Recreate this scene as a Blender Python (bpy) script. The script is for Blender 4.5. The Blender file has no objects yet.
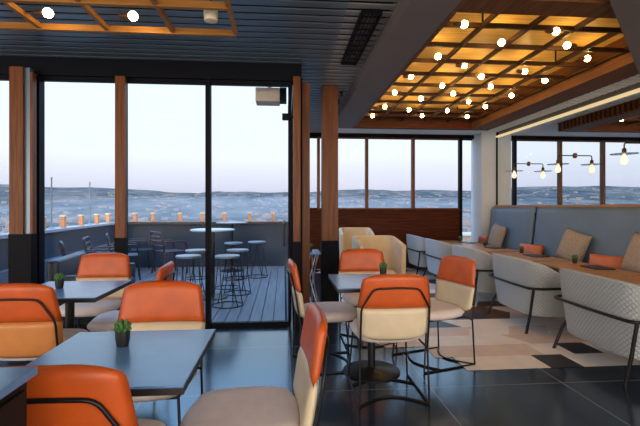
import bpy, bmesh, math, random
from mathutils import Vector, Matrix
random.seed(7)
S = bpy.context.scene
C = S.collection
PI = math.pi

# ------------------------------------------------------------------ materials
def new_mat(name):
    m = bpy.data.materials.new(name); m.use_nodes = True
    nt = m.node_tree
    return m, nt, nt.nodes['Principled BSDF']

def mat(name, col, rough=0.5, metal=0.0, spec=0.5, noise=0.0, nscale=30.0, bump=0.0, bscale=200.0,
        emit=None, estr=0.0, coat=0.0):
    m, nt, b = new_mat(name)
    b.inputs['Base Color'].default_value = (*col, 1)
    b.inputs['Roughness'].default_value = rough
    b.inputs['Metallic'].default_value = metal
    b.inputs['Specular IOR Level'].default_value = spec
    b.inputs['Coat Weight'].default_value = coat
    tc = None
    if noise or bump:
        tc = nt.nodes.new('ShaderNodeTexCoord')
    if noise:
        n = nt.nodes.new('ShaderNodeTexNoise'); n.inputs['Scale'].default_value = nscale
        n.inputs['Detail'].default_value = 4
        nt.links.new(tc.outputs['Object'], n.inputs['Vector'])
        r = nt.nodes.new('ShaderNodeValToRGB')
        r.color_ramp.elements[0].position = .3; r.color_ramp.elements[1].position = .7
        r.color_ramp.elements[0].color = (*[c*(1-noise) for c in col], 1)
        r.color_ramp.elements[1].color = (*[min(1, c*(1+noise)) for c in col], 1)
        nt.links.new(n.outputs['Fac'], r.inputs['Fac'])
        nt.links.new(r.outputs['Color'], b.inputs['Base Color'])
    if bump:
        n2 = nt.nodes.new('ShaderNodeTexNoise'); n2.inputs['Scale'].default_value = bscale
        nt.links.new(tc.outputs['Object'], n2.inputs['Vector'])
        bp = nt.nodes.new('ShaderNodeBump'); bp.inputs['Strength'].default_value = bump
        bp.inputs['Distance'].default_value = .01
        nt.links.new(n2.outputs['Fac'], bp.inputs['Height'])
        nt.links.new(bp.outputs['Normal'], b.inputs['Normal'])
    if emit:
        b.inputs['Emission Color'].default_value = (*emit, 1)
        b.inputs['Emission Strength'].default_value = estr
    return m

def wood(name, c1, c2, rough=.4, axis='Z', scale=14, spec=.25):
    m, nt, b = new_mat(name)
    tc = nt.nodes.new('ShaderNodeTexCoord'); mp = nt.nodes.new('ShaderNodeMapping')
    sc = {'X': (.06, 1, 1), 'Y': (1, .06, 1), 'Z': (1, 1, .06)}[axis]
    mp.inputs['Scale'].default_value = sc
    n = nt.nodes.new('ShaderNodeTexNoise'); n.inputs['Scale'].default_value = scale*3
    n.inputs['Detail'].default_value = 5
    r = nt.nodes.new('ShaderNodeValToRGB')
    r.color_ramp.elements[0].position = .3; r.color_ramp.elements[1].position = .72
    r.color_ramp.elements[0].color = (*c1, 1); r.color_ramp.elements[1].color = (*c2, 1)
    nt.links.new(tc.outputs['Object'], mp.inputs['Vector']); nt.links.new(mp.outputs['Vector'], n.inputs['Vector'])
    nt.links.new(n.outputs['Fac'], r.inputs['Fac']); nt.links.new(r.outputs['Color'], b.inputs['Base Color'])
    b.inputs['Roughness'].default_value = rough; b.inputs['Specular IOR Level'].default_value = spec
    return m

def glass_mat(name, tint=(.97, .99, 1), ior=1.45, rough=0.0):
    m = bpy.data.materials.new(name); m.use_nodes = True
    nt = m.node_tree; nt.nodes.clear()
    o = nt.nodes.new('ShaderNodeOutputMaterial'); mx = nt.nodes.new('ShaderNodeMixShader')
    t = nt.nodes.new('ShaderNodeBsdfTransparent'); t.inputs['Color'].default_value = (*tint, 1)
    g = nt.nodes.new('ShaderNodeBsdfGlossy'); g.inputs['Roughness'].default_value = rough
    f = nt.nodes.new('ShaderNodeFresnel'); f.inputs['IOR'].default_value = ior
    nt.links.new(f.outputs['Fac'], mx.inputs['Fac']); nt.links.new(t.outputs[0], mx.inputs[1])
    nt.links.new(g.outputs[0], mx.inputs[2]); nt.links.new(mx.outputs[0], o.inputs['Surface'])
    return m

def tile_mat(name):
    m, nt, b = new_mat(name)
    tc = nt.nodes.new('ShaderNodeTexCoord'); mp = nt.nodes.new('ShaderNodeMapping')
    mp.inputs['Location'].default_value = (-.05, -.02, 0)
    br = nt.nodes.new('ShaderNodeTexBrick')
    br.offset = 0; br.inputs['Scale'].default_value = 1
    br.inputs['Brick Width'].default_value = 1.0; br.inputs['Row Height'].default_value = 1.0
    br.inputs['Mortar Size'].default_value = .006; br.inputs['Mortar Smooth'].default_value = .2
    br.inputs['Color1'].default_value = (.016, .024, .038, 1)
    br.inputs['Color2'].default_value = (.020, .029, .044, 1)
    br.inputs['Mortar'].default_value = (.16, .18, .21, 1)
    nt.links.new(tc.outputs['Object'], mp.inputs['Vector']); nt.links.new(mp.outputs['Vector'], br.inputs['Vector'])
    nt.links.new(br.outputs['Color'], b.inputs['Base Color'])
    n = nt.nodes.new('ShaderNodeTexNoise'); n.inputs['Scale'].default_value = 3; n.inputs['Detail'].default_value = 6
    nt.links.new(tc.outputs['Object'], n.inputs['Vector'])
    r = nt.nodes.new('ShaderNodeMapRange'); r.inputs['To Min'].default_value = .12; r.inputs['To Max'].default_value = .22
    nt.links.new(n.outputs['Fac'], r.inputs['Value']); nt.links.new(r.outputs['Result'], b.inputs['Roughness'])
    b.inputs['Specular IOR Level'].default_value = 1.0; b.inputs['Specular Tint'].default_value = (.46, .74, 1, 1)
    b.inputs['IOR'].default_value = 1.65
    return m

def quilt_mat(name, col, col2):
    m, nt, b = new_mat(name)
    uv = nt.nodes.new('ShaderNodeUVMap'); sp = nt.nodes.new('ShaderNodeSeparateXYZ')
    nt.links.new(uv.outputs['UV'], sp.inputs['Vector'])
    def M(op, a, bb=None):
        n = nt.nodes.new('ShaderNodeMath'); n.operation = op
        for i, v in enumerate((a, bb)):
            if v is None: continue
            if isinstance(v, (int, float)): n.inputs[i].default_value = v
            else: nt.links.new(v, n.inputs[i])
        return n.outputs[0]
    a = M('ADD', sp.outputs['X'], sp.outputs['Y']); s = M('SUBTRACT', sp.outputs['X'], sp.outputs['Y'])
    p1 = M('PINGPONG', a, .021); p2 = M('PINGPONG', s, .021)
    mn = M('MINIMUM', M('MULTIPLY', p1, 47.6), M('MULTIPLY', p2, 47.6))
    h = M('POWER', mn, .5)
    r = nt.nodes.new('ShaderNodeValToRGB')
    r.color_ramp.elements[0].position = .1; r.color_ramp.elements[1].position = .55
    r.color_ramp.elements[0].color = (*col2, 1); r.color_ramp.elements[1].color = (*col, 1)
    nt.links.new(h, r.inputs['Fac']); nt.links.new(r.outputs['Color'], b.inputs['Base Color'])
    bp = nt.nodes.new('ShaderNodeBump'); bp.inputs['Strength'].default_value = .7; bp.inputs['Distance'].default_value = .012
    nt.links.new(h, bp.inputs['Height']); nt.links.new(bp.outputs['Normal'], b.inputs['Normal'])
    b.inputs['Roughness'].default_value = .75
    return m

def land_mat(name):
    m, nt, b = new_mat(name)
    tc = nt.nodes.new('ShaderNodeTexCoord')
    def ramp(scale, stops, detail=6, stretch=None):
        n = nt.nodes.new('ShaderNodeTexNoise'); n.inputs['Scale'].default_value = scale; n.inputs['Detail'].default_value = detail
        if stretch:
            mp = nt.nodes.new('ShaderNodeMapping'); mp.inputs['Scale'].default_value = stretch
            nt.links.new(tc.outputs['Object'], mp.inputs['Vector']); nt.links.new(mp.outputs['Vector'], n.inputs['Vector'])
        else:
            nt.links.new(tc.outputs['Object'], n.inputs['Vector'])
        r = nt.nodes.new('ShaderNodeValToRGB')
        while len(r.color_ramp.elements) < len(stops): r.color_ramp.elements.new(.5)
        for e, (p, c) in zip(r.color_ramp.elements, stops): e.position = p; e.color = (*c, 1)
        nt.links.new(n.outputs['Fac'], r.inputs['Fac']); return r.outputs['Color']
    c1 = ramp(.006, [(.32, (.035, .05, .065)), (.45, (.06, .08, .085)), (.55, (.10, .105, .095)), (.66, (.17, .15, .14))], 8, (1, .35, 1))
    c2 = ramp(.02, [(.35, (.03, .045, .055)), (.5, (.085, .10, .105)), (.62, (.20, .185, .18))], 8, (1, .35, 1))
    mx = nt.nodes.new('ShaderNodeMixRGB'); mx.inputs['Fac'].default_value = .5
    nt.links.new(c1, mx.inputs[1]); nt.links.new(c2, mx.inputs[2]); nt.links.new(mx.outputs[0], b.inputs['Base Color'])
    b.inputs['Roughness'].default_value = 1; b.inputs['Specular IOR Level'].default_value = 0
    return m

M = {}
M['orange'] = mat('orange_leather', (.56, .098, .015), .36, noise=.12, nscale=9, bump=.12, bscale=260)
M['cream'] = mat('cream_leather', (.72, .63, .45), .42, noise=.05, nscale=8, bump=.1, bscale=260)
M['tan'] = mat('tan_leather', (.62, .25, .07), .42, noise=.08, nscale=8, bump=.1, bscale=260)
M['seat'] = mat('beige_upholstery', (.80, .72, .70), .7, noise=.05, nscale=14, bump=.2, bscale=400)
M['black'] = mat('black_metal', (.006, .006, .008), .38, spec=.35)
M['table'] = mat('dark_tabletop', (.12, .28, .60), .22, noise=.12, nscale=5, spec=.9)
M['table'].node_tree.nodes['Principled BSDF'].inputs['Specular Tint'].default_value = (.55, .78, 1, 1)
M['table_edge'] = mat('black_table_edge', (.012, .012, .014), .4)
M['pot'] = mat('dark_pot', (.016, .02, .018), .4)
M['leaf'] = mat('succulent_leaf', (.05, .16, .035), .5, noise=.3, nscale=40)
M['frame'] = mat('black_window_frame', (.004, .005, .009), .5, spec=.08)
M['wood_post'] = wood('stained_wood_post', (.09, .028, .0065), (.20, .066, .016), .4, 'Z')
M['wood_dark'] = wood('dark_red_wood', (.045, .011, .004), (.10, .026, .009), .5, 'X', 14, .1)
M['wood_top'] = wood('warm_wood_top', (.36, .16, .055), (.55, .28, .11), .35, 'Y')
M['beam'] = wood('brown_timber_beam', (.10, .040, .013), (.20, .080, .027), .5, 'Y', 14, .1)
M['lattice'] = wood('lattice_wood', (.035, .014, .005), (.07, .028, .009), .45, 'Y')
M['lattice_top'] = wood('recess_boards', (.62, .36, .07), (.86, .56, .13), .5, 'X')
M['lattice_orange'] = wood('orange_lattice_wood', (.26, .11, .022), (.42, .19, .04), .45, 'X')
M['slat'] = mat('blue_grey_metal_slat', (.14, .20, .27), .3, metal=.5, spec=.6)
M['slat_window_lit'] = mat('window_lit_metal_slat', (.62, .66, .72), .5)  # lighter slat copy with the window light put into its colour
M['slat_sky_lit'] = mat('sky_lit_metal_slat', (.24, .24, .25), .4, metal=.2)  # same slat as the blue-grey one, reflected sky brightness put into its colour
M['dark_void'] = mat('black_ceiling_void', (.006, .007, .01), .8)
M['soffit'] = mat('grey_plaster_soffit', (.16, .14, .135), .6, noise=.05, nscale=3)
M['tile'] = tile_mat('charcoal_floor_tile')
M['glass'] = glass_mat('window_glass', ior=1.11)
M['clear'] = glass_mat('clear_disc_glass', (.9, .9, .9), 1.3)
M['bulb'] = mat('lit_bulb', (1, .8, .5), .3, emit=(1, .64, .24), estr=28)
M['bulb_soft'] = mat('clear_lit_bulb', (1, .9, .75), .2, emit=(1, .74, .42), estr=.5)
M['led'] = mat('led_strip_diffuser', (.6, .5, .3), .4, emit=(1, .76, .38), estr=.28)
M['quilt'] = quilt_mat('grey_quilted_fabric', (.46, .50, .53), (.32, .35, .38))
M['lounge_in'] = mat('warm_grey_upholstery', (.50, .46, .41), .75, noise=.05, nscale=20)
M['cream_fab'] = mat('cream_tub_fabric', (.66, .52, .33), .7, noise=.05, nscale=10, bump=.15, bscale=300)
M['bench'] = mat('blue_grey_upholstery', (.135, .20, .30), .5, noise=.07, nscale=3, bump=.1, bscale=300)
M['bench_seam'] = mat('dark_piping', (.02, .022, .028), .6)
M['taupe'] = mat('taupe_woven_fabric', (.37, .30, .245), .85, noise=.22, nscale=60, bump=.5, bscale=160)
M['pillow_orange'] = mat('orange_leather_cushion', (.62, .16, .05), .4, noise=.12, nscale=12)
M['pillow_red'] = mat('red_orange_cushion', (.45, .075, .035), .5, noise=.12, nscale=12)
M['pale_col'] = mat('pale_plaster_column', (.62, .67, .72), .6, noise=.04, nscale=2)
M['deck'] = wood('grey_deck_board', (.10, .105, .12), (.17, .18, .195), .5, 'Y', 10)
M['parapet'] = mat('dark_blue_render', (.011, .030, .06), .6, noise=.15, nscale=2)
M['parapet_light'] = mat('pale_concrete_cap', (.34, .35, .37), .6)
M['rail'] = mat('dark_rail_cap', (.05, .035, .035), .45)
M['post_orange'] = wood('orange_terrace_wood', (.55, .22, .08), (.75, .36, .16), .5, 'Z')
M['stool_seat'] = mat('blue_grey_metal_seat', (.18, .24, .30), .3, metal=.3)
M['stool_frame'] = mat('dark_wire', (.015, .018, .025), .4, metal=.3)
M['terrace_top'] = mat('pale_table_top', (.55, .60, .64), .35)
M['terrace_chair'] = mat('dark_navy_plastic', (.014, .02, .034), .45)
M['maroon'] = mat('maroon_plastic', (.04, .012, .022), .45)
M['land'] = land_mat('wooded_hills')
M['house'] = mat('pale_building_walls', (.22, .21, .21), .8)
M['beige_box'] = mat('beige_heater_box', (.55, .45, .36), .6, noise=.06, nscale=20)
M['socket'] = mat('brown_bakelite', (.09, .035, .015), .4)
M['brass'] = mat('aged_brass', (.30, .14, .06), .35, metal=.8)
M['wire_pale'] = mat('pale_steel_wire', (.6, .62, .64), .3, metal=.6)
M['cabinet'] = mat('dark_cabinet', (.010, .008, .008), .5, spec=.2)
M['inlay_beige'] = mat('inlay_beige', (.70, .58, .51), .42, noise=.08, nscale=6)
M['inlay_cream'] = mat('inlay_cream', (.84, .80, .76), .4, noise=.06, nscale=6)
M['inlay_dark'] = mat('inlay_dark', (.028, .032, .045), .35)
M['inlay_brown'] = mat('inlay_brown', (.13, .06, .028), .4)
mm = bpy.data.materials.new('mirror_glass'); mm.use_nodes = True
bb = mm.node_tree.nodes['Principled BSDF']
bb.inputs['Base Color'].default_value = (.86, .9, .92, 1); bb.inputs['Metallic'].default_value = 1; bb.inputs['Roughness'].default_value = .0
M['mirror'] = mm

# ------------------------------------------------------------------ mesh helpers
class MB:
    def __init__(self): self.bm = bmesh.new()
    def box(self, c, s, rot=None, bev=0.0):
        r = bmesh.ops.create_cube(self.bm, size=1)
        m = Matrix.LocRotScale(Vector(c), rot, Vector(s))
        bmesh.ops.transform(self.bm, matrix=m, verts=r['verts'])
        if bev:
            es = list({e for v in r['verts'] for e in v.link_edges})
            bmesh.ops.bevel(self.bm, geom=es, offset=bev, segments=2, profile=.5, affect='EDGES')
        return self
    def span(self, a, b, bev=0.0):
        a = Vector(a); b = Vector(b)
        return self.box((a+b)/2, b-a, None, bev)
    def prism(self, poly, z0, z1, bev=0.0):
        lo = [self.bm.verts.new((x, y, z0)) for x, y in poly]
        hi = [self.bm.verts.new((x, y, z1)) for x, y in poly]
        fs = [self.bm.faces.new(lo[::-1]), self.bm.faces.new(hi)]
        n = len(poly)
        for i in range(n):
            fs.append(self.bm.faces.new((lo[i], lo[(i+1) % n], hi[(i+1) % n], hi[i])))
        bmesh.ops.recalc_face_normals(self.bm, faces=fs)
        return self
    def tube(self, pts, r, seg=8, closed=False, fillet=0.0):
        pts = [Vector(p) for p in pts]
        if fillet and len(pts) > 2:
            out = [] if closed else [pts[0]]
            rng = range(len(pts)) if closed else range(1, len(pts)-1)
            for i in rng:
                p = pts[i]; a = pts[i-1]-p; b = pts[(i+1) % len(pts)]-p
                k = min(fillet, a.length*.45, b.length*.45)
                A = p+a.normalized()*k; B = p+b.normalized()*k
                for t in (0, .25, .5, .75, 1):
                    out.append(A*(1-t)**2+p*2*t*(1-t)+B*t*t)
            if not closed: out.append(pts[-1])
            pts = out
        n = len(pts); rings = []
        up = None
        for i, p in enumerate(pts):
            if closed: d = pts[(i+1) % n]-pts[i-1]
            else: d = pts[min(i+1, n-1)]-pts[max(i-1, 0)]
            d.normalize()
            if up is None:
                up = Vector((0, 0, 1)) if abs(d.z) < .9 else Vector((0, 1, 0))
            s = d.cross(up)
            if s.length < 1e-4: s = d.cross(Vector((1, 0, 0)))
            s.normalize(); u = s.cross(d).normalized(); up = u
            rings.append([self.bm.verts.new(p+s*r*math.cos(2*PI*k/seg)+u*r*math.sin(2*PI*k/seg)) for k in range(seg)])
        m = n if closed else n-1
        for i in range(m):
            A = rings[i]; B = rings[(i+1) % n]
            for k in range(seg):
                self.bm.faces.new((A[k], A[(k+1) % seg], B[(k+1) % seg], B[k]))
        if not closed:
            self.bm.faces.new(rings[0][::-1]); self.bm.faces.new(rings[-1])
        return self
    def lathe(self, prof, seg=24, c=(0, 0, 0), axis='Z'):
        c = Vector(c); rings = []
        for r, z in prof:
            ring = []
            for k in range(seg):
                a = 2*PI*k/seg
                p = Vector((r*math.cos(a), r*math.sin(a), z))
                if axis == 'X': p = Vector((p.z, p.x, p.y))
                if axis == 'Y': p = Vector((p.x, p.z, p.y))
                ring.append(self.bm.verts.new(c+p))
            rings.append(ring)
        for A, B in zip(rings, rings[1:]):
            for k in range(seg):
                self.bm.faces.new((A[k], A[(k+1) % seg], B[(k+1) % seg], B[k]))
        self.bm.faces.new(rings[0][::-1]); self.bm.faces.new(rings[-1])
        return self
    def ball(self, c, r, u=12, v=8, sc=(1, 1, 1)):
        ret = bmesh.ops.create_uvsphere(self.bm, u_segments=u, v_segments=v, radius=r)
        bmesh.ops.transform(self.bm, matrix=Matrix.LocRotScale(Vector(c), None, Vector(sc)), verts=ret['verts'])
        return self
    def pad(self, P, nu=14, nv=12):
        g = {}
        for s in (1, -1):
            for i in range(nu+1):
                for j in range(nv+1):
                    g[s, i, j] = self.bm.verts.new(P(2*i/nu-1, 2*j/nv-1, s))
        for s in (1, -1):
            for i in range(nu):
                for j in range(nv):
                    f = [g[s, i, j], g[s, i+1, j], g[s, i+1, j+1], g[s, i, j+1]]
                    self.bm.faces.new(f if s > 0 else f[::-1])
        bmesh.ops.remove_doubles(self.bm, verts=list(self.bm.verts), dist=1e-5)
        bmesh.ops.recalc_face_normals(self.bm, faces=list(self.bm.faces))
        return self
    def build(self, name, m, parent=None, smooth=False, mods=None):
        bm = self.bm
        bmesh.ops.recalc_face_normals(bm, faces=list(bm.faces))
        me = bpy.data.meshes.new(name); bm.to_mesh(me); bm.free()
        for x in (m if isinstance(m, (list, tuple)) else [m]): me.materials.append(x)
        if smooth:
            for p in me.polygons: p.use_smooth = True
            if smooth != 'all':
                try: me.set_sharp_from_angle(angle=math.radians(50))
                except Exception: pass
        o = bpy.data.objects.new(name, me); C.objects.link(o)
        if parent: o.parent = parent
        return o

def tag(o, label, cat, group=None):
    o['label'] = label; o['category'] = cat
    if group: o['group'] = group
    return o
def thing(name, label, cat, loc=(0, 0, 0), rz=0, group=None):
    o = bpy.data.objects.new(name, None); C.objects.link(o); o.empty_display_size = .1
    o.location = loc; o.rotation_euler = (0, 0, rz)
    return tag(o, label, cat, group)
def struct(o):
    o['kind'] = 'structure'; return o
def dup(o, parent=None):
    c = o.copy(); C.objects.link(c)
    if parent: c.parent = parent
    for ch in [x for x in bpy.data.objects if x.parent == o]: dup(ch, c)
    return c
first = {}
def place(key, make, loc, rz, label, group=None):
    if key not in first: o = first[key] = make()
    else: o = dup(first[key])
    o.location = loc; o.rotation_euler = (0, 0, rz); o['label'] = label
    if group: o['group'] = group
    return o
R = math.radians
def sq(u, v, k=.35):
    return u*math.sqrt(max(0, 1-k*v*v)), v*math.sqrt(max(0, 1-k*u*u))
def edge(u, v, p=8):
    return math.sqrt(max(0, 1-abs(u)**p))*math.sqrt(max(0, 1-abs(v)**p))

# ------------------------------------------------------------------ camera, world
cam = bpy.data.cameras.new('camera'); co = bpy.data.objects.new('camera', cam); C.objects.link(co)
F = 430.0
cam.sensor_fit = 'HORIZONTAL'; cam.sensor_width = 36; cam.lens = 36*F/640
cam.clip_end = 20000; cam.clip_start = .05
co.location = (0, 0, 1.3); co.rotation_euler = (PI/2, 0, -math.atan(36/F))
cam.shift_y = -6/640
S.camera = co

w = bpy.data.worlds.new('dusk_sky'); S.world = w; w.use_nodes = True
nt = w.node_tree; bg = nt.nodes['Background']
tc = nt.nodes.new('ShaderNodeTexCoord'); sx = nt.nodes.new('ShaderNodeSeparateXYZ'); rp = nt.nodes.new('ShaderNodeValToRGB')
nt.links.new(tc.outputs['Generated'], sx.inputs[0]); nt.links.new(sx.outputs['Z'], rp.inputs['Fac'])
stops = [(0, (.23, .235, .29)), (.05, (.325, .325, .385)), (.11, (.40, .41, .45)), (.23, (.40, .46, .505)), (.32, (.40, .49, .55)), (.48, (.50, .85, 1.35)), (1, (.40, .85, 1.7))]
while len(rp.color_ramp.elements) < len(stops): rp.color_ramp.elements.new(.5)
for e, (p, c) in zip(rp.color_ramp.elements, stops): e.position = p; e.color = (*c, 1)
# added fill: sky behind the viewer made brighter and warm to light the room
mr = nt.nodes.new('ShaderNodeMapRange'); mr.interpolation_type = 'SMOOTHSTEP'
mr.inputs['From Min'].default_value = -.1; mr.inputs['From Max'].default_value = -.8
mr.inputs['To Min'].default_value = 0.0; mr.inputs['To Max'].default_value = 1.0
nt.links.new(sx.outputs['Y'], mr.inputs['Value'])
mxw = nt.nodes.new('ShaderNodeMixRGB'); mxw.inputs[2].default_value = (1.8, 1.48, 1.22, 1)
nt.links.new(mr.outputs['Result'], mxw.inputs['Fac']); nt.links.new(rp.outputs['Color'], mxw.inputs[1])
nt.links.new(mxw.outputs[0], bg.inputs['Color'])

vs = S.view_settings
S.display_settings.display_device = 'sRGB'
vs.view_transform = 'Standard'; vs.look = 'None'; vs.gamma = 1; vs.use_curve_mapping = False
vs.exposure = 1.3
S.cycles.max_bounces = 8; S.cycles.transparent_max_bounces = 16

# ------------------------------------------------------------------ setting
YW = 4.73      # plane of the left glass front
YB = 9.0       # plane of the far glass wall
XM = 4.40      # mirror wall
XR = .14       # glass return beside the terrace
# floor
f = MB(); f.prism([(-7, -3), (XM+.1, -3), (XM+.1, YB+.1), (XR-.06, YB+.1), (XR-.06, YW+.1), (-7, YW+.1)], -.1, 0)
struct(f.build('floor', M['tile']))
# inlay floor: slanted tiles in four tones
bm = bmesh.new()
def quad(pts, mi):
    fc = bm.faces.new([bm.verts.new((x, y, .003)) for x, y in pts]); fc.material_index = mi
seqs = [0, 0, 1, 0, 2, 0, 1, 0, 0, 2, 1, 0, 3, 0]
rowh = .30
nrow = int((YB-3.3)/rowh)
for j in range(nrow):
    y0 = 3.30+j*rowh; y1 = y0+rowh
    x = .95+random.choice((0, .2, .35)) - (.35 if j > 3 else 0)
    if j == 0: x = 1.45
    k = random.randrange(20); sh = .16 if j % 2 else -.16
    end = 2.45 if j == 0 else 4.0
    if j < 2: sh = 0
    while x < end:
        wd = random.choice((.28, .42, .56, .7))
        mi = random.choices((0, 1, 2, 3), (.48, .22, .24, .06))[0]
        if mi == 2: wd = random.choice((.28, .42))
        quad([(x, y0), (x+wd, y0), (x+wd+sh, y1), (x+sh, y1)], mi)
        x += wd
me = bpy.data.meshes.new('floor_inlay'); bm.to_mesh(me); bm.free()
for n_ in ('inlay_beige', 'inlay_cream', 'inlay_dark', 'inlay_brown'): me.materials.append(M[n_])
o = bpy.data.objects.new('floor_inlay', me); C.objects.link(o); struct(o)

# ceiling: dark void slab + slats
ZC = 2.85
c_ = MB(); c_.prism([(-7, -3), (XM+.1, -3), (XM+.1, YB+.1), (XR-.06, YB+.1), (XR-.06, YW+.1), (-7, YW+.1)], 3.25, 3.4)
struct(c_.build('ceiling', M['dark_void']))
s_ = MB(); sp_ = MB()
y = -.5
while y < YB-.05:
    x0 = -6.9 if y < YW-.1 else XR+.03
    s_.span((x0, y, ZC), (.49, y+.08, ZC+.012)); sp_.span((.49, y, ZC), (.87, y+.07, ZC+.012)); y += .125
struct(s_.build('ceiling_slats', M['slat'])); struct(sp_.build('ceiling_slats_middle', M['slat_sky_lit']))
v_ = MB(); v_.prism([(-7, -3), (.87, -3), (.87, YB), (XR, YB), (XR, YW), (-7, YW)], ZC+.06, ZC+.1)
struct(v_.build('ceiling_backing', M['dark_void']))
# far strip and mirror-side strip of slats
s2 = MB()
y = 7.64
while y < YB-.05:
    s2.span((.9, y, ZC), (XM, y+.05, ZC+.03)); y += .09
struct(s2.build('ceiling_slats_back', M['slat_window_lit']))
s3 = MB()
y = 3.0
while y < 7.6:
    s3.span((3.76, y, ZC), (XM, y+.085, ZC+.03)); y += .12
struct(s3.build('ceiling_slats_side', M['slat_window_lit']))
v2 = MB(); v2.span((3.72, 2.6, ZC+.05), (XM, YB, ZC+.09)); v2.span((.9, 7.62, ZC+.05), (3.72, YB, ZC+.09))
struct(v2.build('ceiling_backing_side', M['dark_void']))
# plaster soffit left of the lattice recess
ZS = 2.70
so = MB(); so.span((.86, -1, ZS), (1.2, 7.6, 3.25)); struct(so.build('trim_1', M['soffit']))
# diagonal bulkhead at near right, near frame
bk = MB(); bk.prism([(2.16, 2.69), (3.84, 4.33), (XM, 4.33), (XM, -1), (2.16, -1)], ZS-.03, 3.25); struct(bk.build('trim_2', M['soffit']))
nf = MB(); nf.span((1.2, 2.78, ZS), (2.9, 3.0, 3.25)); struct(nf.build('trim_3', M['beam']))
ns = MB()
x = 1.22
while x < 2.1:
    ns.span((x, .5, ZS+.02), (x+.07, 2.78, ZS+.05)); x += .11
struct(ns.build('ceiling_slats_near', M['slat']))
nb = MB(); nb.span((1.2, .4, ZS+.1), (2.16, 2.78, ZS+.14)); struct(nb.build('ceiling_backing_near', M['dark_void']))
# right drop beam and far beam around the recess
rb = MB(); rb.span((3.36, 2.7, ZS), (3.72, 7.46, 3.25)); struct(rb.build('trim_4', M['beam']))
tb = MB()
y = 4.3
while y < 7.4:
    tb.span((3.72, y, ZS+.01), (3.755, y+.05, ZS+.14)); y += .10
struct(tb.build('trim_5', M['wood_post']))
fb = MB(); fb.span((1.2, 7.46, ZS), (3.72, 7.6, 3.25)); struct(fb.build('trim_6', M['wood_dark']))
# wooden lining of the recess
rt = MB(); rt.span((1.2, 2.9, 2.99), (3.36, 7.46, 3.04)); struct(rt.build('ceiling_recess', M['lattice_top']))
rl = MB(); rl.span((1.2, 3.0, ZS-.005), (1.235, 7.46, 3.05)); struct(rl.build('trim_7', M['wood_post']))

# far wall: low dark wood wall, window band, head beam
MUL = [XR+.03, .72, 1.744, 2.748, 3.79]
lw = MB(); lw.span((XR, YB-.04, 0), (3.79, YB+.1, 1.22)); lw.span((XR, YB-.10, 1.22), (3.79, YB+.1, 1.25)); struct(lw.build('wall_back', M['wood_dark']))
hd = MB(); hd.span((XR-.05, YB-.05, 2.77), (XM+.1, YB+.1, ZC+.1)); struct(hd.build('trim_8', M['frame']))
for i in range(len(MUL)):
    a = MUL[i]; b = MUL[i+1] if i < 4 else 4.08
    z0 = 1.25 if i < 4 else .02
    fr = MB(); fr.span((a-.03, YB-.05, z0), (a+.03, YB+.05, 2.77))
    fr.span((a+.03, YB-.02, z0), (b-.03, YB+.02, z0+.03)); fr.span((a+.03, YB-.02, 2.74), (b-.03, YB+.02, 2.77))
    wo = struct(fr.build('window_%d' % (i+1), M['wood_post'] if i in (1, 2, 3) else M['frame']))
    p = MB(); p.span((a+.03, YB-.005, z0+.03), (b-.03, YB+.005, 2.74)); p.build('pane', M['glass'], wo)

# left glass front
LM = [-5.4, -4.45, -3.5, -2.56, -1.697, -.813, .10]
hd = MB(); hd.span((-7, YW-.07, 2.665), (XR+.05, YW+.1, ZC+.4)); struct(hd.build('trim_9', M['frame']))
for i in range(len(LM)-1):
    a, b = LM[i], LM[i+1]
    fr = MB()
    if i not in (3,): fr.span((a-.025, YW-.05, .0), (a+.025, YW+.05, 2.665))
    fr.span((a+.025, YW-.03, 0), (b-.025, YW+.03, .05)); fr.span((a+.025, YW-.03, 2.62), (b-.025, YW+.03, 2.665))
    if i == 5: fr.span((b-.055, YW-.03, .05), (b-.02, YW+.03, 2.62))
    if i == 3: fr.span((a-.02, YW-.05, 0), (a+.035, YW+.05, 2.665))
    wo = struct(fr.build('window_%d' % (i+6), M['frame'] ))
    p = MB(); p.span((a+.025, YW-.005, .05), (b-.03, YW+.005, 2.62)); p.build('pane', M['glass'], wo)
# timber facings on mullions
def facing(nm, x0, x1, y0, y1, z0=0., z1=2.7, m='wood_post'):
    q = MB(); q.span((x0, y0, z0), (x1, y1, z1)); return struct(q.build(nm, M[m]))
facing('trim_10', -1.697-.05, -1.697+.05, YW-.11, YW-.05, 0, 2.66)
facing('trim_11', -2.725, -2.595, YW-.21, YW-.11, 0, 2.70)
facing('trim_13', -2.595, -2.545, YW-.18, YW-.11, 0, 2.70, 'slat')
facing('trim_12', -2.545, -2.52, YW-.18, YW-.11, 0, 2.66)
# added black sleeves: darker shaded tone of lower posts and column, built as boxes
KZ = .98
facing('shade_sleeve_22', -1.697-.055, -1.697+.055, YW-.115, YW-.045, 0, KZ, 'frame')
facing('shade_sleeve_23', -2.73, -2.515, YW-.215, YW-.105, 0, KZ+.05, 'frame')
facing('shade_sleeve_24', .095, .18, YW-.125, YW+.02, 0, KZ-.05, 'frame')
facing('shade_sleeve_25', .48, .70, 5.45, 5.67, 0, .87, 'frame')
facing('trim_14', .10, .175, YW-.12, YW+.05, 0, 2.70)
facing('trim_15', .175, .20, YW-.06, YW+.05, 0, 2.70, 'frame')
facing('trim_16', .205, .29, YW+.1, YW+.2, 0, 2.70)
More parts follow.
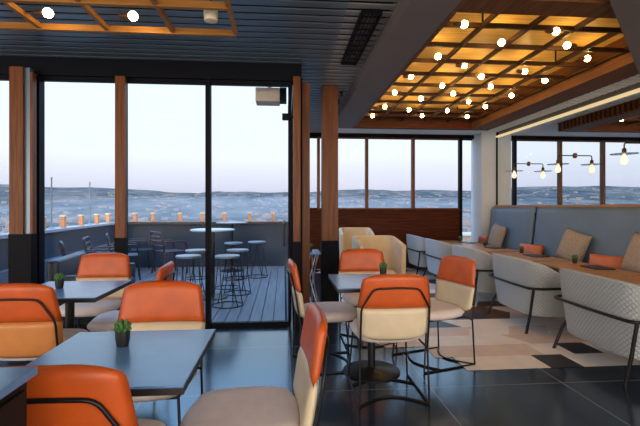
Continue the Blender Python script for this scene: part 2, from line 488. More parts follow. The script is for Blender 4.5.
# glass return beside the terrace
fr = MB(); fr.span((XR-.03, YW+.1, 0), (XR+.02, YB-.05, .08)); fr.span((XR-.03, YW+.1, 2.7), (XR+.02, YB-.05, ZC))
fr.span((XR-.03, 6.8, .08), (XR+.02, 6.86, 2.7))
wo = struct(fr.build('window_12', M['frame']))
p = MB(); p.span((XR-.01, YW+.12, .08), (XR, 6.8, 2.7)); p.span((XR-.01, 6.86, .08), (XR, YB-.05, 2.7)); p.build('pane', M['glass'], wo)
dh = MB(); dh.tube([(.0, YW-.03, .88), (.0, YW-.09, .9), (.0, YW-.09, 1.12), (.0, YW-.03, 1.14)], .012, 8)
tag(dh.build('door_handle', M['black']), 'slim black pull handle on the right end of the sliding glass front', 'handle')

# wooden column in the room
q = MB(); q.span((.49, 5.46, .0), (.69, 5.66, ZC)); struct(q.build('column_wood', M['wood_post']))
# pale corner column and the mirror wall
q = MB(); q.span((4.08, 8.6, 0), (XM+.1, YB+.1, ZC)); struct(q.build('column_pale', M['pale_col']))
q = MB(); q.span((XM+.02, -1, 0), (XM+.15, 8.6, 3.25)); struct(q.build('wall_right', M['soffit']))
q = MB(); q.span((XM-.06, 2.2, 1.30), (XM+.02, 8.58, 1.335)); struct(q.build('trim_17', M['wood_top']))
mir = MB(); mir.span((XM, 2.2, 1.335), (XM+.02, 8.58, 2.735))
tag(mir.build('wall_mirror', M['mirror']), 'long frameless mirror covering the wall above the blue-grey banquette', 'mirror')
q = MB(); q.span((XM-.01, 8.56, 1.335), (XM+.02, 8.6, ZC)); struct(q.build('trim_18', M['frame']))
led = MB(); led.span((XM-.04, 2.2, 2.737), (XM+.01, 8.56, 2.767))
tag(led.build('light_strip', M['led']), 'thin warm glowing light strip along the top of the mirror', 'light strip')

# ------------------------------------------------------------------ ceiling lattices with bulbs
def bulb(parent, x, y, z, d, r=.031):
    b = MB(); b.ball((x, y, z), r, 12, 8)
    bo = b.build('bulb', M['bulb'], parent, 'all')
    s = MB(); s.lathe([(.018, 0), (.02, .05), (.012, .07)], 10, (x+d*(r-.008), y, z), 'X')
    so = s.build('socket', M['socket'], bo, True)
    if d < 0:
        for v in so.data.vertices: v.co.x = 2*(x+d*(r-.008))-v.co.x
    return bo
ZL = 2.85
tl = thing('lattice_light', 'large recessed wooden lattice ceiling light full of glowing bulbs above the lounge seats', 'ceiling light', (2.3, 5.2, ZL))
def loc(p, t): return (p[0]-t[0], p[1]-t[1], p[2]-t[2])
T0 = (2.3, 5.2, ZL)
lt = MB()
xs = [1.26+.41*i for i in range(6)]
ys = [3.06+.44*i for i in range(11)]
def lat_x1(yy):   # near right corner is cut by the bulkhead
    return 3.35 if yy > 3.86 else 2.47+(yy-3.0)
for yy in ys:
    lt.span(loc((1.235, yy-.013, ZL-.04), T0), loc((lat_x1(yy), yy+.013, ZL), T0))
for xx in xs:
    y0 = 3.0 if xx < 2.47 else 3.0+(xx-2.47)
    lt.span(loc((xx-.013, y0, ZL-.038), T0), loc((xx+.013, 7.45, ZL+.002), T0))
lt.build('lattice', M['lattice'], tl)
for (xx, yy) in ((1.67, 3.5), (1.67, 7.0), (2.9, 4.38), (2.9, 7.0)):
    hang = MB(); hang.tube([loc((xx, yy, ZL), T0), loc((xx, yy, 2.99), T0)], .01, 6)
    hang.build('hanger_rod', M['black'], tl)
px = [(463, 25), (500, 43), (554, 32), (565, 46), (585, 59), (437, 57), (463, 66), (480, 77), (523, 72), (543, 81), (441, 86), (452, 94), (489, 87),
      (510, 96), (467, 102), (484, 107), (446, 111), (466, 117), (410, 77), (394, 93), (384, 107), (372, 116), (408, 110), (420, 99), (421, 116)]
# bulb positions (metres), read off the photograph once
def onplane(u, v, z):
    d = F*(1.3-z)/(v-207); return ((u-284)/F*d, d-.0837*(u-284)/F*d)
for k, (u, v) in enumerate(px):
    x, y = onplane(u, v, ZL-.05)
    x = min(max(x, 1.3), 3.28); y = min(y, 7.38)
    bulb(tl, x-T0[0], y-T0[1], -.05, 1 if k % 2 else -1)
T1p = (-1.4, 2.6, 2.6)
hl = thing('lattice_light', 'hanging orange wooden lattice with bare bulbs over the tables at left', 'ceiling light', T1p)
lt = MB()
ysl = [1.54, 1.98, 2.42, 2.84, 3.28]; xsl = [-2.70, -2.23, -1.76, -1.29, -.82, -.36]
for yy in ysl: lt.span(loc((xsl[0], yy-.014, 2.585), T1p), loc((xsl[-1], yy+.014, 2.63), T1p))
for xx in xsl: lt.span(loc((xx-.014, ysl[0], 2.59), T1p), loc((xx+.014, ysl[-1], 2.625), T1p))
lt.build('lattice', M['lattice_orange'], hl)
for xx in (-2.23, -.82):
    for yy in (1.98, 2.84):
        hang = MB(); hang.tube([loc((xx, yy, 2.62), T1p), loc((xx, yy, ZC), T1p)], .008, 6)
        hang.build('hanger_rod', M['black'], hl)
for k, (x, y) in enumerate([(-1.60, 3.07), (-1.04, 3.07), (-2.1, 2.63), (-1.5, 2.2), (-.6, 2.2)]):
    bulb(hl, x-T1p[0], y-T1p[1], .02, -1, .032)
q = MB(); q.lathe([(.02, .07), (.045, .06), (.05, 0), (.045, -.055), (.02, -.06)], 16, (0, 0, 0))
q2 = thing('spot_lamp', 'small cream spot fixture hanging at the right end of the orange ceiling lattice', 'lamp', (-.50, 3.0, 2.63))
q.build('housing', M['cream'], q2, True)
q = MB(); q.tube([(0, 0, .06), (0, 0, ZC-2.63)], .008, 6); q.build('stem', M['black'], q2)

# ceiling diffuser, sprinklers
ac = thing('air_diffuser', 'black slotted air diffuser set lengthwise in the slat ceiling', 'air vent', (.69, 3.95, ZC-.03))
q = MB()
for a, b in (((-.085, -.6), (-.07, .6)), ((.07, -.6), (.085, .6)), ((-.085, -.615), (.085, -.6)), ((-.085, .6), (.085, .615))):
    q.span((a[0], a[1], 0), (b[0], b[1], .03))
q.build('frame', M['frame'], ac)
q = MB()
for k in range(4): q.box((-.05+.033*k, 0, .015), (.008, 1.2, .028), Matrix.Rotation(.5, 4, 'Y').to_quaternion())
q.build('louvre', M['black'], ac)
for k, (u, v, lb) in enumerate([(341, 92, 'tiny dark sprinkler under the slat ceiling nearer the wooden column'), (338, 100, 'tiny dark sprinkler under the slat ceiling farther behind the column')]):
    x, y = onplane(u, v, ZC)
    q = MB(); q.lathe([(.02, .0), (.03, -.01), (.012, -.02), (.012, -.05), (.03, -.055), (.028, -.06)], 12)
    o = tag(q.build('sprinkler', M['black'], None, True), lb, 'sprinkler', 'ceiling sprinklers'); o.location = (x, y, ZC)

# ------------------------------------------------------------------ dining chairs
def make_chair(lower='cream', upper='orange'):
    t = thing('dining_chair', '', 'chair', group='orange-backed dining chairs')
    m = MB()
    def Ps(u, v, s):
        a, b = sq(u, v)
        return Vector((.245*a, .04+.25*b, .43+s*.042*edge(u, v)))
    m.pad(Ps, 16, 14).build('seat', M['seat'], t, 'all')
    def back(z0, z1, w0, w1, ctop, cbot, T, name, mt):
        def P(u, v, s):
            h = (v+1)/2
            z = z0+(z1-z0)*h
            # round the corners: pull in x towards the top (and bottom) edge
            kx = 1.0
            if ctop: kx *= math.sqrt(max(0, 1-.30*max(0, v)**8))
            if cbot: kx *= math.sqrt(max(0, 1-.25*max(0, -v)**6))
            W = (w0+(w1-w0)*h)*kx
            x = W*u
            y = -.205-.16*(z-.42)+.30*x*x
            if ctop: z -= .018*(abs(u)**4)*max(0, v)**3
            if cbot: z += .03*(abs(u)**4)*max(0, -v)**2
            return Vector((x, y+s*T*edge(u, v, 6)+.0, z))
        b = MB(); b.pad(P, 18, 12); b.build(name, M[mt], t, 'all')
    back(.635, .87, .247, .215, True, False, .026, 'backrest', upper)
    back(.42, .645, .235, .248, False, True, .027, 'lower_backrest', lower)
    r = .007
    def yb(z): return -.205-.16*(z-.42)+.30*.23*.23-.036
    hp = MB()
    def bp(x, z): return (x, -.205-.16*(z-.42)+.30*x*x-.034, z)
    hp.tube([bp(-.225, .36), bp(-.225, .52), bp(-.225, .645), bp(-.15, .775), bp(0, .782), bp(.15, .775), bp(.225, .645), bp(.225, .52), bp(.225, .36)], r, 8, fillet=.035)
    hp.build('back_hoop', M['black'], t, True)
    for s in (-1, 1):
        l = MB(); l.tube([bp(s*.225, .37), (s*.232, -.235, .007)], r, 8); l.build('leg', M['black'], t, True)
        l = MB(); l.tube([(s*.20, .22, .40), (s*.228, .265, .007)], r, 8); l.build('leg', M['black'], t, True)
        l = MB(); l.tube([(s*.232, -.238, .007), (s*.228, .268, .007)], r, 8); l.build('runner', M['black'], t, True)
    for y0, bow in ((-.235, .13), (.10, .10)):
        l = MB(); l.tube([(-.23+.46*k/12, y0+bow*math.sin(PI*k/12), .007) for k in range(13)], r, 8); l.build('stretcher', M['black'], t, True)
    l = MB(); l.tube([bp(-.225, .37), (-.20, -.17, .395), (-.20, .22, .395), (.20, .22, .395), (.20, -.17, .395), bp(.225, .37)], r, 8, fillet=.02); l.build('seat_frame', M['black'], t, True)
    return t
G = 'orange-backed dining chairs'
def chair(x, y, rz, label, key='c', **kw):
    return place('chair'+key, lambda: make_chair(**kw), (x, y, 0), R(rz), label, G)
chair(-.66, 1.505, 0, 'orange dining chair in the left foreground, its back to us at the nearest table')
chair(-1.53, 2.84, 0, 'orange dining chair at the left edge with tan lower back, seen from behind', 'tan', lower='tan')
chair(-1.68, 3.95, 180, 'orange dining chair facing us behind the second left table, in front of the terrace glass')
chair(-.70, 2.31, 180, 'orange dining chair facing us across the nearest left table')
chair(-1.17, 3.415, 92, 'orange dining chair seen side-on beside the second left table, mostly hidden behind another')
chair(-.125, 1.81, 93, 'foreground dining chair seen edge-on at the right side of the nearest table, wide beige seat')
chair(.33, 3.56, -86, 'orange dining chair seen edge-on at the left side of the pedestal table in the middle')
chair(.72, 2.99, 0, 'orange and cream dining chair with its black hoop back towards us at the middle table')
chair(1.27, 3.57, 108, 'orange and cream dining chair at the right side of the middle table, facing left')
chair(.80, 4.12, 180, 'orange dining chair facing us on the far side of the middle table')

# ------------------------------------------------------------------ dining tables
def make_table(w=.62, d=.65):
    t = thing('dining_table', '', 'table', group='square dark dining tables')
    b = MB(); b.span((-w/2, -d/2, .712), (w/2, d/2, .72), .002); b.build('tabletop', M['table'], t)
    b = MB(); b.span((-w/2, -d/2, .688), (w/2, d/2, .712), .003); b.build('tabletop_core', M['table_edge'], t)
    b = MB(); b.lathe([(.03, .03), (.03, .66), (.11, .68), (.11, .688)], 20); b.build('pedestal', M['black'], t, True)
    b = MB(); b.lathe([(.225, 0), (.225, .008), (.21, .016), (.05, .03), (.03, .04)], 40); b.build('base', M['black'], t, True)
    return t
GT = 'square dark dining tables'
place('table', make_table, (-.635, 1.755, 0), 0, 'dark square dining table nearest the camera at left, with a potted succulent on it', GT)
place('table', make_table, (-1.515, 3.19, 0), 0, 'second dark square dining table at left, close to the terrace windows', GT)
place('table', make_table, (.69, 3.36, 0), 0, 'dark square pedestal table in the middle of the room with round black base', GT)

def make_plant(r=.029, h=.066):
    t = thing('potted_succulent', '', 'plant', group='potted succulents on tables')
    b = MB(); b.lathe([(r*.82, 0), (r, h*.5), (r*1.02, h), (r*.9, h), (r*.85, h*.86)], 20); b.build('pot', M['pot'], t, True)
    b = MB()
    for ring, (n, tilt, ln) in enumerate(((7, 55, .034), (7, 32, .046), (5, 12, .054))):
        for k in range(n):
            a = 2*PI*k/n+ring*.4; ti = R(tilt)
            d = Vector((math.cos(a)*math.sin(ti), math.sin(a)*math.sin(ti), math.cos(ti)))
            base = Vector((math.cos(a)*.008, math.sin(a)*.008, h*.86))
            b.tube([base, base+d*ln*.5, base+d*ln*.85, base+d*ln], .0075, 6)
            vs_ = list(b.bm.verts)[-6:]
            c0 = sum((v.co for v in vs_), Vector())/6
            for v in vs_: v.co = c0+(v.co-c0)*.1
            vs_ = list(b.bm.verts)[-18:-12]
            c0 = sum((v.co for v in vs_), Vector())/6
            for v in vs_: v.co = c0+(v.co-c0)*1.3
    b.build('foliage', M['leaf'], t, True)
    return t
GP = 'potted succulents on tables'
place('plant', make_plant, (-.672, 1.86, .72), 0, 'small green succulent in a dark pot on the nearest left table', GP)
place('plant', make_plant, (-1.60, 3.22, .72), 1, 'small green succulent in a dark pot on the second left table', GP)
place('plant', make_plant, (.84, 3.60, .72), 2, 'small green succulent in a dark pot on the middle pedestal table', GP)

# service cabinet in the left foreground corner
cb = thing('service_cabinet', 'dark service cabinet cut off by the lower left corner of the picture', 'cabinet', (-.89, .78, 0))
b = MB(); b.span((-.30, -.28, .06), (.29, .28, .90)); b.build('body', M['cabinet'], cb)
b = MB(); b.span((-.31, -.30, .90), (.305, .30, .92), .003); b.build('top', M['table'], cb)
b = MB(); b.span((-.27, -.25, 0), (.26, .25, .06)); b.build('plinth', M['black'], cb)
b = MB(); b.span((.29, -.26, .08), (.30, -.01, .88)); d1 = b.build('door', M['cabinet'], cb)
b = MB(); b.tube([(.30, -.03, .55), (.318, -.03, .55), (.318, -.03, .70), (.30, -.03, .70)], .005, 6); b.build('handle', M['black'], d1)
b = MB(); b.span((.29, .01, .08), (.30, .26, .88)); d2 = b.build('door', M['cabinet'], cb)
b = MB(); b.tube([(.30, .03, .55), (.318, .03, .55), (.318, .03, .70), (.30, .03, .70)], .005, 6); b.build('handle', M['black'], d2)

# small table behind the column
st = thing('side_table', 'small dark table with pale wire base just left of the wooden column', 'table', (.315, 5.62, 0))
b = MB(); b.span((-.15, -.25, .70), (.15, .25, .72), .004); b.build('tabletop', M['table'], st)
for k in range(10):
    a = 2*PI*k/10; a2 = a+1.2
    b = MB(); b.tube([(.14*math.cos(a), .14*math.sin(a), .70), (.07*math.cos(a+.6), .07*math.sin(a+.6), .36), (.15*math.cos(a2), .15*math.sin(a2), .012)], .006, 6, fillet=.1)
    b.build('wire', M['wire_pale'], st, True)
b = MB(); b.tube([(.15*math.cos(2*PI*k/24), .15*math.sin(2*PI*k/24), .009) for k in range(24)], .008, 6, closed=True); b.build('base_ring', M['wire_pale'], st, True)
place('plant', make_plant, (.34, 5.60, .72), 2.5, 'small green plant on the little table left of the wooden column', GP)

# ------------------------------------------------------------------ lounge chairs
def shell_obj(name, m, parent, W, D, zb, zt, drop, n_exp, flare, T, arm):
    bm = bmesh.new(); uvl = bm.loops.layers.uv.new('UVMap')
    path = []
    NA = 28
    for i in range(NA+1):
        th = -PI/2+PI*i/NA
        sx_, cx_ = math.sin(th), math.cos(th)
        path.append((W*math.copysign(abs(sx_)**(2/n_exp), sx_), -D*abs(cx_)**(2/n_exp)))
    path = [(-W, arm)]+[(-W, arm*.5)]+path+[(W, arm*.5), (W, arm)]
    arc = [0]
    for a, b in zip(path, path[1:]): arc.append(arc[-1]+math.hypot(b[0]-a[0], b[1]-a[1]))
    NZ = 8
    def pt(i, j, inner):
        x, y = path[i]
        t = (y+D)/(arm+D)
        top = zt-drop*max(0, t)**1.2
        z = zb+(top-zb)*j/NZ
        k = 1-flare*(1-(z-zb)/(zt-zb))**1.3
        L = math.hypot(x, y+.0001)
        if inner:
            x -= math.copysign(min(T, abs(x)), x) if abs(y) < D*.6 or y > 0 else x/max(L, .01)*T
            if y < 0: y += T*min(1, abs(y)/(D*.6))
        yy = y if y > 0 else y*k
        return Vector((x*k, yy, z))
    G_ = {}
    n = len(path)
    for inn in (0, 1):
        for i in range(n):
            for j in range(NZ+1): G_[inn, i, j] = bm.verts.new(pt(i, j, inn))
    def F_(vs, uvs):
        fc = bm.faces.new(vs)
        for l, uv in zip(fc.loops, uvs): l[uvl].uv = uv
    for i in range(n-1):
        for j in range(NZ):
            za = zb+(zt-zb)*j/NZ; zc = zb+(zt-zb)*(j+1)/NZ
            uv = [(arc[i], za), (arc[i+1], za), (arc[i+1], zc), (arc[i], zc)]
            F_([G_[0, i, j], G_[0, i+1, j], G_[0, i+1, j+1], G_[0, i, j+1]], uv)
            F_([G_[1, i, j+1], G_[1, i+1, j+1], G_[1, i+1, j], G_[1, i, j]], [uv[3], uv[2], uv[1], uv[0]])
        F_([G_[0, i, NZ], G_[0, i+1, NZ], G_[1, i+1, NZ], G_[1, i, NZ]], [(0.0175, 0)]*4)
        F_([G_[1, i, 0], G_[1, i+1, 0], G_[0, i+1, 0], G_[0, i, 0]], [(0.0175, 0)]*4)
    for i in (0, n-1):
        for j in range(NZ): F_([G_[0, i, j], G_[0, i, j+1], G_[1, i, j+1], G_[1, i, j]], [(0.0175, 0)]*4)
    bmesh.ops.recalc_face_normals(bm, faces=list(bm.faces))
    me = bpy.data.meshes.new(name); bm.to_mesh(me); bm.free(); me.materials.append(m)
    for p in me.polygons: p.use_smooth = True
    me.set_sharp_from_angle(angle=R(60))
    o = bpy.data.objects.new(name, me); C.objects.link(o); o.parent = parent
    bv = o.modifiers.new('bevel', 'BEVEL'); bv.width = .015; bv.segments = 3; bv.limit_method = 'ANGLE'; bv.angle_limit = R(50)
    return o
def make_lounge():
    t = thing('lounge_chair', '', 'chair', group='quilted grey lounge chairs')
    shell_obj('back_shell', M['quilt'], t, .50, .36, .17, .75, .30, 4.2, .14, .06, .30)
    b = MB()
    def Ps(u, v, s):
        a, bb_ = sq(u, v, .2)
        return Vector((.40*a, .03+.31*bb_, .37+s*.075*edge(u, v, 8)))
    b.pad(Ps, 16, 14).build('seat_cushion', M['lounge_in'], t, 'all')
    b = MB(); b.span((-.38, -.22, .22), (.38, .30, .30), .02); b.build('seat_base', M['quilt'], t)
    rl_ = MB(); rl_.tube([(-.487, .22, .47), (-.487, -.24, .47), (-.44, -.345, .47), (0, -.36, .47), (.44, -.345, .47), (.487, -.24, .47), (.487, .22, .47)], .0135, 8, fillet=.1)
    rl_.build('back_rail', M['black'], t, True)
    for s in (-1, 1):
        l = MB(); l.tube([(s*.462, -.31, .47), (s*.43, -.33, .2), (s*.41, -.36, 0)] if s > 0 else [(s*.36, -.22, .36), (s*.41, -.29, .18), (s*.42, -.36, 0)], .014, 8); l.build('leg', M['black'], t, True)
        l = MB(); l.tube([(s*.487, .20, .47), (s*.42, .28, 0)], .013, 8); l.build('leg', M['black'], t, True)
    return t
for i, (y, lb) in enumerate([(3.34, 'quilted grey lounge chair nearest the camera at the right edge'),
                             (4.62, 'second quilted grey lounge chair from the camera, facing the banquette'),
                             (5.88, 'third quilted grey lounge chair from the camera, behind the orange chair at right'),
                             (7.12, 'fourth quilted grey lounge chair from the camera along the banquette'),
                             (8.28, 'farthest quilted grey lounge chair, close to the back wall')]):
    place('lounge', make_lounge, (2.83, y, 0), R(-90), lb, 'quilted grey lounge chairs')
def make_tub():
    t = thing('tub_chair', '', 'chair', group='cream tub chairs')
    shell_obj('tub_shell', M['cream_fab'], t, .315, .30, .18, .90, .10, 6, .06, .06, .24)
    b = MB()
    def Ps(u, v, s):
        a, bb_ = sq(u, v, .3)
        return Vector((.235*a, .01+.25*bb_, .40+s*.06*edge(u, v, 8)))
    b.pad(Ps, 14, 12).build('seat_cushion', M['cream_fab'], t, 'all')
    for sx_ in (-1, 1):
        for sy in (-1, 1):
            l = MB(); l.tube([(sx_*.17, sy*.18, .36), (sx_*.21, sy*.21, 0)], .013, 8); l.build('leg', M['black'], t, True)
    return t
place('tub', make_tub, (1.26, 5.70, 0), R(185), 'cream tub chair facing us directly behind the far orange dining chair', 'cream tub chairs')
place('tub', make_tub, (1.36, 8.05, 0), R(178), 'farther cream tub chair against the dark back wall beside the column', 'cream tub chairs')

# ------------------------------------------------------------------ banquette, its tables and cushions
def banquette(y0, y1, label):
    L = y1-y0; t = thing('banquette', label, 'bench', (4.36, (y0+y1)/2, 0), 0, 'blue-grey banquettes')
    h = L/2-.012
    b = MB(); b.span((-.52, -h+.02, 0), (-.06, h-.02, .12)); b.build('plinth', M['black'], t)
    b = MB(); b.span((-.60, -h, .12), (-.06, h, .36), .015); b.build('seat_box', M['bench'], t)
    b = MB(); b.span((-.63, -h, .36), (-.16, h, .48), .03); b.build('seat_cushion', M['bench'], t, True)
    b = MB()
    def P(u, v, s):
        z = .47+.83*(v+1)/2
        xc = -.17+.10*(v+1)/2
        return Vector((xc+s*.055*edge(u, v, 14), h*u, z))
    b.pad(P, 40, 16).build('backrest', M['bench'], t, 'all')
    b = MB(); b.span((-.09, -h, .0), (-.01, h, 1.20)); b.build('back_panel', M['bench_seam'], t)
banquette(7.00, 8.56, 'far blue-grey banquette section next to the pale corner column')
banquette(2.60, 6.99, 'near blue-grey banquette section running out at the right edge')
def make_ltable():
    t = thing('lounge_table', '', 'table', group='wood-topped lounge tables')
    b = MB(); b.span((-.29, -.55, .575), (.29, .55, .60), .004); b.build('tabletop', M['wood_top'], t)
    b = MB(); b.lathe([(.03, .02), (.03, .56), (.10, .575)], 16); b.build('pedestal', M['black'], t, True)
    b = MB(); b.lathe([(.22, 0), (.22, .01), (.05, .03), (.03, .04)], 32); b.build('base', M['black'], t, True)
    return t
ordn = ['nearest', 'second', 'third', 'fourth', 'farthest']
for i, y in enumerate((3.50, 4.70, 5.90, 7.10, 8.20)):
    o = place('ltable', make_ltable, (3.48, y, 0), 0, 'wood-topped lounge table between banquette and grey chairs, %s from the camera' % ordn[i], 'wood-topped lounge tables')
    if i: place('plant', make_plant, (3.60, y+.36, .60), i*1.3, 'tiny dark potted plant on the %s lounge table by the banquette' % ordn[i], GP)
    q = MB(); q.span((-.11, -.15, 0), (.11, .15, .012), .002)
    m_ = tag(q.build('menu_folder', M['table_edge']), 'flat black folder lying on the %s lounge table by the banquette' % ordn[i], 'folder', 'black folders on the lounge tables')
    m_.location = (3.58, y-.05, .60); m_.rotation_euler = (0, 0, .12*i-.2)
def cushion(x, y, z, w, h, T, tilt, rz, yaw, m, name, label):
    b = MB()
    def P(u, v, s):
        pin = 1-.06*(1-u*u)*0
        a = u*(1-.05*(1-abs(v)**2)); c = v*(1-.05*(1-abs(u)**2))
        return Vector((s*T*((1-u**4)*(1-v**4))**.6, w/2*a, h/2*c))
    b.pad(P, 14, 14)
    o = tag(b.build(name, M[m], None, 'all'), label, 'cushion', 'cushions on the banquette')
    o.rotation_mode = 'XYZ'
    o.matrix_world = Matrix.Translation((x, y, z)) @ Matrix.Rotation(R(yaw), 4, 'Z') @ Matrix.Rotation(R(tilt), 4, 'Y') @ Matrix.Rotation(R(rz), 4, 'X')
cushion(4.05, 7.90, .74, .46, .46, .08, 14, 8, 0, 'taupe', 'throw_cushion', 'square taupe cushion on the far banquette section')
cushion(4.02, 6.72, .60, .50, .20, .07, 12, 0, 14, 'pillow_orange', 'lumbar_cushion', 'small orange lumbar cushion right of the banquette seam')
cushion(4.03, 5.70, .74, .46, .46, .08, 14, 14, 10, 'taupe', 'throw_cushion', 'square taupe cushion tilted in the middle of the near banquette')
cushion(4.02, 5.06, .60, .50, .20, .07, 12, 0, 14, 'pillow_orange', 'lumbar_cushion', 'orange lumbar cushion between two taupe ones on the near banquette')
cushion(3.98, 4.46, .75, .48, .48, .08, 14, 10, 0, 'taupe', 'throw_cushion', 'square taupe cushion cut off by the right edge of the picture')
cushion(4.0, 8.35, .62, .36, .22, .07, 14, 0, 0, 'pillow_red', 'lumbar_cushion', 'small red lumbar cushion at the far end of the banquette')

# ------------------------------------------------------------------ wall lamps on the mirror
def make_lamp():
    t = thing('wall_lamp', '', 'lamp', group='bulb lamps on the mirror')
    b = MB(); b.lathe([(.04, 0), (.04, .012), (.015, .02), (.012, .03)], 16, (0, 0, 0), 'X')
    o = b.build('mount', M['brass'], t, True)
    for v in o.data.vertices: v.co.x = -v.co.x
    b = MB(); b.tube([(-.02, 0, 0), (-.27, 0, 0), (-.27, 0, -.08)], .008, 8, fillet=.03); b.build('arm', M['black'], t, True)
    b = MB(); b.lathe([(.012, -.06), (.024, -.075), (.026, -.13), (.02, -.135)], 14, (-.27, 0, 0)); b.build('socket', M['socket'], t, True)
    b = MB(); b.lathe([(.022, -.127), (.15, -.131), (.15, -.135), (.022, -.133)], 28, (-.27, 0, 0)); b.build('shade', M['clear'], t, True)
    b = MB(); b.lathe([(.016, -.136), (.022, -.155), (.036, -.19), (.04, -.215), (.034, -.245), (.016, -.26), (.002, -.262)], 18, (-.27, 0, 0)); b.build('bulb', M['bulb_soft'], t, True)
    return t
for y, lb in ((4.91, 'bulb lamp on the mirror nearest the camera, at the right edge'), (6.18, 'middle bulb lamp of three on the mirror'), (7.42, 'farthest bulb lamp on the mirror, near the pale column')):
    place('lamp', make_lamp, (XM-.001, y, 2.08), 0, lb, 'bulb lamps on the mirror')

# ------------------------------------------------------------------ terrace
d_ = MB(); x = -4.6
while x < XR-.15:
    d_.span((x, YW+.12, -.05), (x+.132, 9.7, -.01)); x += .14
struct(d_.build('floor_deck', M['deck']))
q = MB(); q.span((-4.7, YW+.1, -.2), (XR-.1, 9.8, -.055)); struct(q.build('floor_deck_base', M['dark_void']))
q = MB(); q.span((-3.8, 9.60, -.2), (XR-.04, 9.75, .93)); struct(q.build('wall_terrace_far', M['parapet']))
q = MB(); q.span((-3.8, 9.54, .93), (XR-.04, 9.80, .98)); struct(q.build('trim_19', M['rail']))
# left terrace wall runs slightly outwards
pa = Vector((-3.28, YW+.1, 0)); pb = Vector((-3.65, 9.75, 0))
dv = (pb-pa).normalized(); nv = Vector((-dv.y, dv.x, 0))
def strip(nm, o0, o1, z0, z1, m):
    A = pa+nv*o0; B = pb+nv*o0; D_ = pb+nv*o1; E = pa+nv*o1
    q = MB(); q.prism([(A.x, A.y), (B.x, B.y), (D_.x, D_.y), (E.x, E.y)], z0, z1); return struct(q.build(nm, M[m]))
strip('wall_terrace_left', 0, .16, -.2, .93, 'parapet')
strip('trim_20', -.05, .20, .93, .97, 'parapet_light')
strip('trim_21', -.09, 0, .0, .55, 'stool_seat')
GL = 'wooden posts on the terrace parapet'
pts_ = []
for k in range(5):
    yy = (6.55, 7.24, 7.98, 8.76, 9.42)[k]; c = pa+(pb-pa)*((yy-pa.y)/(pb.y-pa.y))+nv*.075; pts_.append((c.x, c.y, .97))
for u in (136, 154, 181, 203, 225, 250, 273):
    d = 9.67/(1-.0837*(u-284)/F)
    pts_.append(((u-284)/F*d, 9.67, .98))
names = ['first', 'second', 'third', 'fourth', 'fifth', 'sixth', 'seventh', 'eighth', 'ninth', 'tenth', 'eleventh', 'twelfth']
def make_post():
    t = thing('parapet_post', '', 'post', group=GL)
    b = MB(); b.span((-.032, -.032, 0), (.032, .032, .17), .006); b.build('block', M['post_orange'], t)
    b = MB(); b.span((-.042, -.042, .17), (.042, .042, .195), .004); b.build('cap', M['cream'], t)
    return t
for k, p in enumerate(pts_):
    place('post', make_post, p, 0, 'short orange wooden post on the terrace parapet, %s from the left' % names[k], GL)
for (x, y, h, lb) in ((-3.25, 6.84, .78, 'thin grey pole standing on the left terrace wall, nearer one'), (-3.62, 8.4, .80, 'thin grey pole standing on the left terrace wall, farther one')):
    s = (y-pa.y)/(pb.y-pa.y); c = pa+(pb-pa)*s+nv*.08
    q = MB(); q.lathe([(.05, 0), (.04, .02), (.010, .03), (.010, h-.03), (.013, h-.02), (.013, h)], 10)
    o = tag(q.build('thin_pole', M['stool_seat'], None, True), lb, 'pole', 'thin poles on the terrace wall'); o.location = (c.x, c.y, .97)
# heater box outside under the canopy
hb = thing('patio_heater', 'beige box mounted outside at the top of the right glass panel', 'heater', (-.17, 5.15, 2.60))
b = MB(); b.span((-.16, -.12, -.07), (.12, .12, .09), .006); b.build('housing', M['beige_box'], hb)
b = MB(); b.span((.12, -.10, -.05), (.2, .10, .10), .004); b.build('bracket', M['frame'], hb)
b = MB(); b.tube([(.0, 0, .09), (.0, 0, .2), (0, -.33, .2)], .02, 8); b.build('arm', M['frame'], hb)
cm = thing('security_camera', 'small dark box on the right door post outside the glass', 'camera', (.02, YW-.08, 2.27))
b = MB(); b.span((-.04, -.03, -.035), (.03, .02, .035), .006); b.build('body', M['frame'], cm)
b = MB(); b.span((.03, -.01, -.01), (.085, .01, .01)); b.build('mount', M['frame'], cm)

def make_stool():
    t = thing('bar_stool', '', 'stool', group='wire bar stools on the terrace')
    b = MB(); b.lathe([(.15, .635), (.165, .64), (.168, .655), (.16, .667), (.02, .67)], 28); b.build('seat', M['stool_seat'], t, True)
    for k in range(6):
        a = 2*PI*k/6; a2 = a+.55
        b = MB(); b.tube([(.13*math.cos(a), .13*math.sin(a), .64), (.15*math.cos((a+a2)/2), .15*math.sin((a+a2)/2), .3), (.2*math.cos(a2), .2*math.sin(a2), .0)], .007, 6); b.build('leg', M['stool_frame'], t, True)
    for z, r in ((.008, .2), (.24, .155)):
        b = MB(); b.tube([(r*math.cos(2*PI*k/28), r*math.sin(2*PI*k/28), z) for k in range(28)], .007, 6, closed=True); b.build('foot_ring', M['stool_frame'], t, True)
    return t
for (u, d, lb) in ((228, 5.75, 'wire bar stool on the deck nearest the glass, right of the black mullion'),
                   (189, 5.75, 'wire bar stool on the deck nearest the glass, left of the black mullion'),
                   (238, 6.55, 'wire bar stool on the deck right of the pale high table'),
                   (197, 6.5, 'wire bar stool on the deck left of the pale high table'),
                   (257, 8.1, 'rightmost wire bar stool on the deck near the far parapet'),
                   (234, 7.85, 'wire bar stool behind the others at the far dark high table')):
    x = (u-284)/F*d
    place('stool', make_stool, (x, d-.0837*x, -.01), u*.1, lb, 'wire bar stools on the terrace')
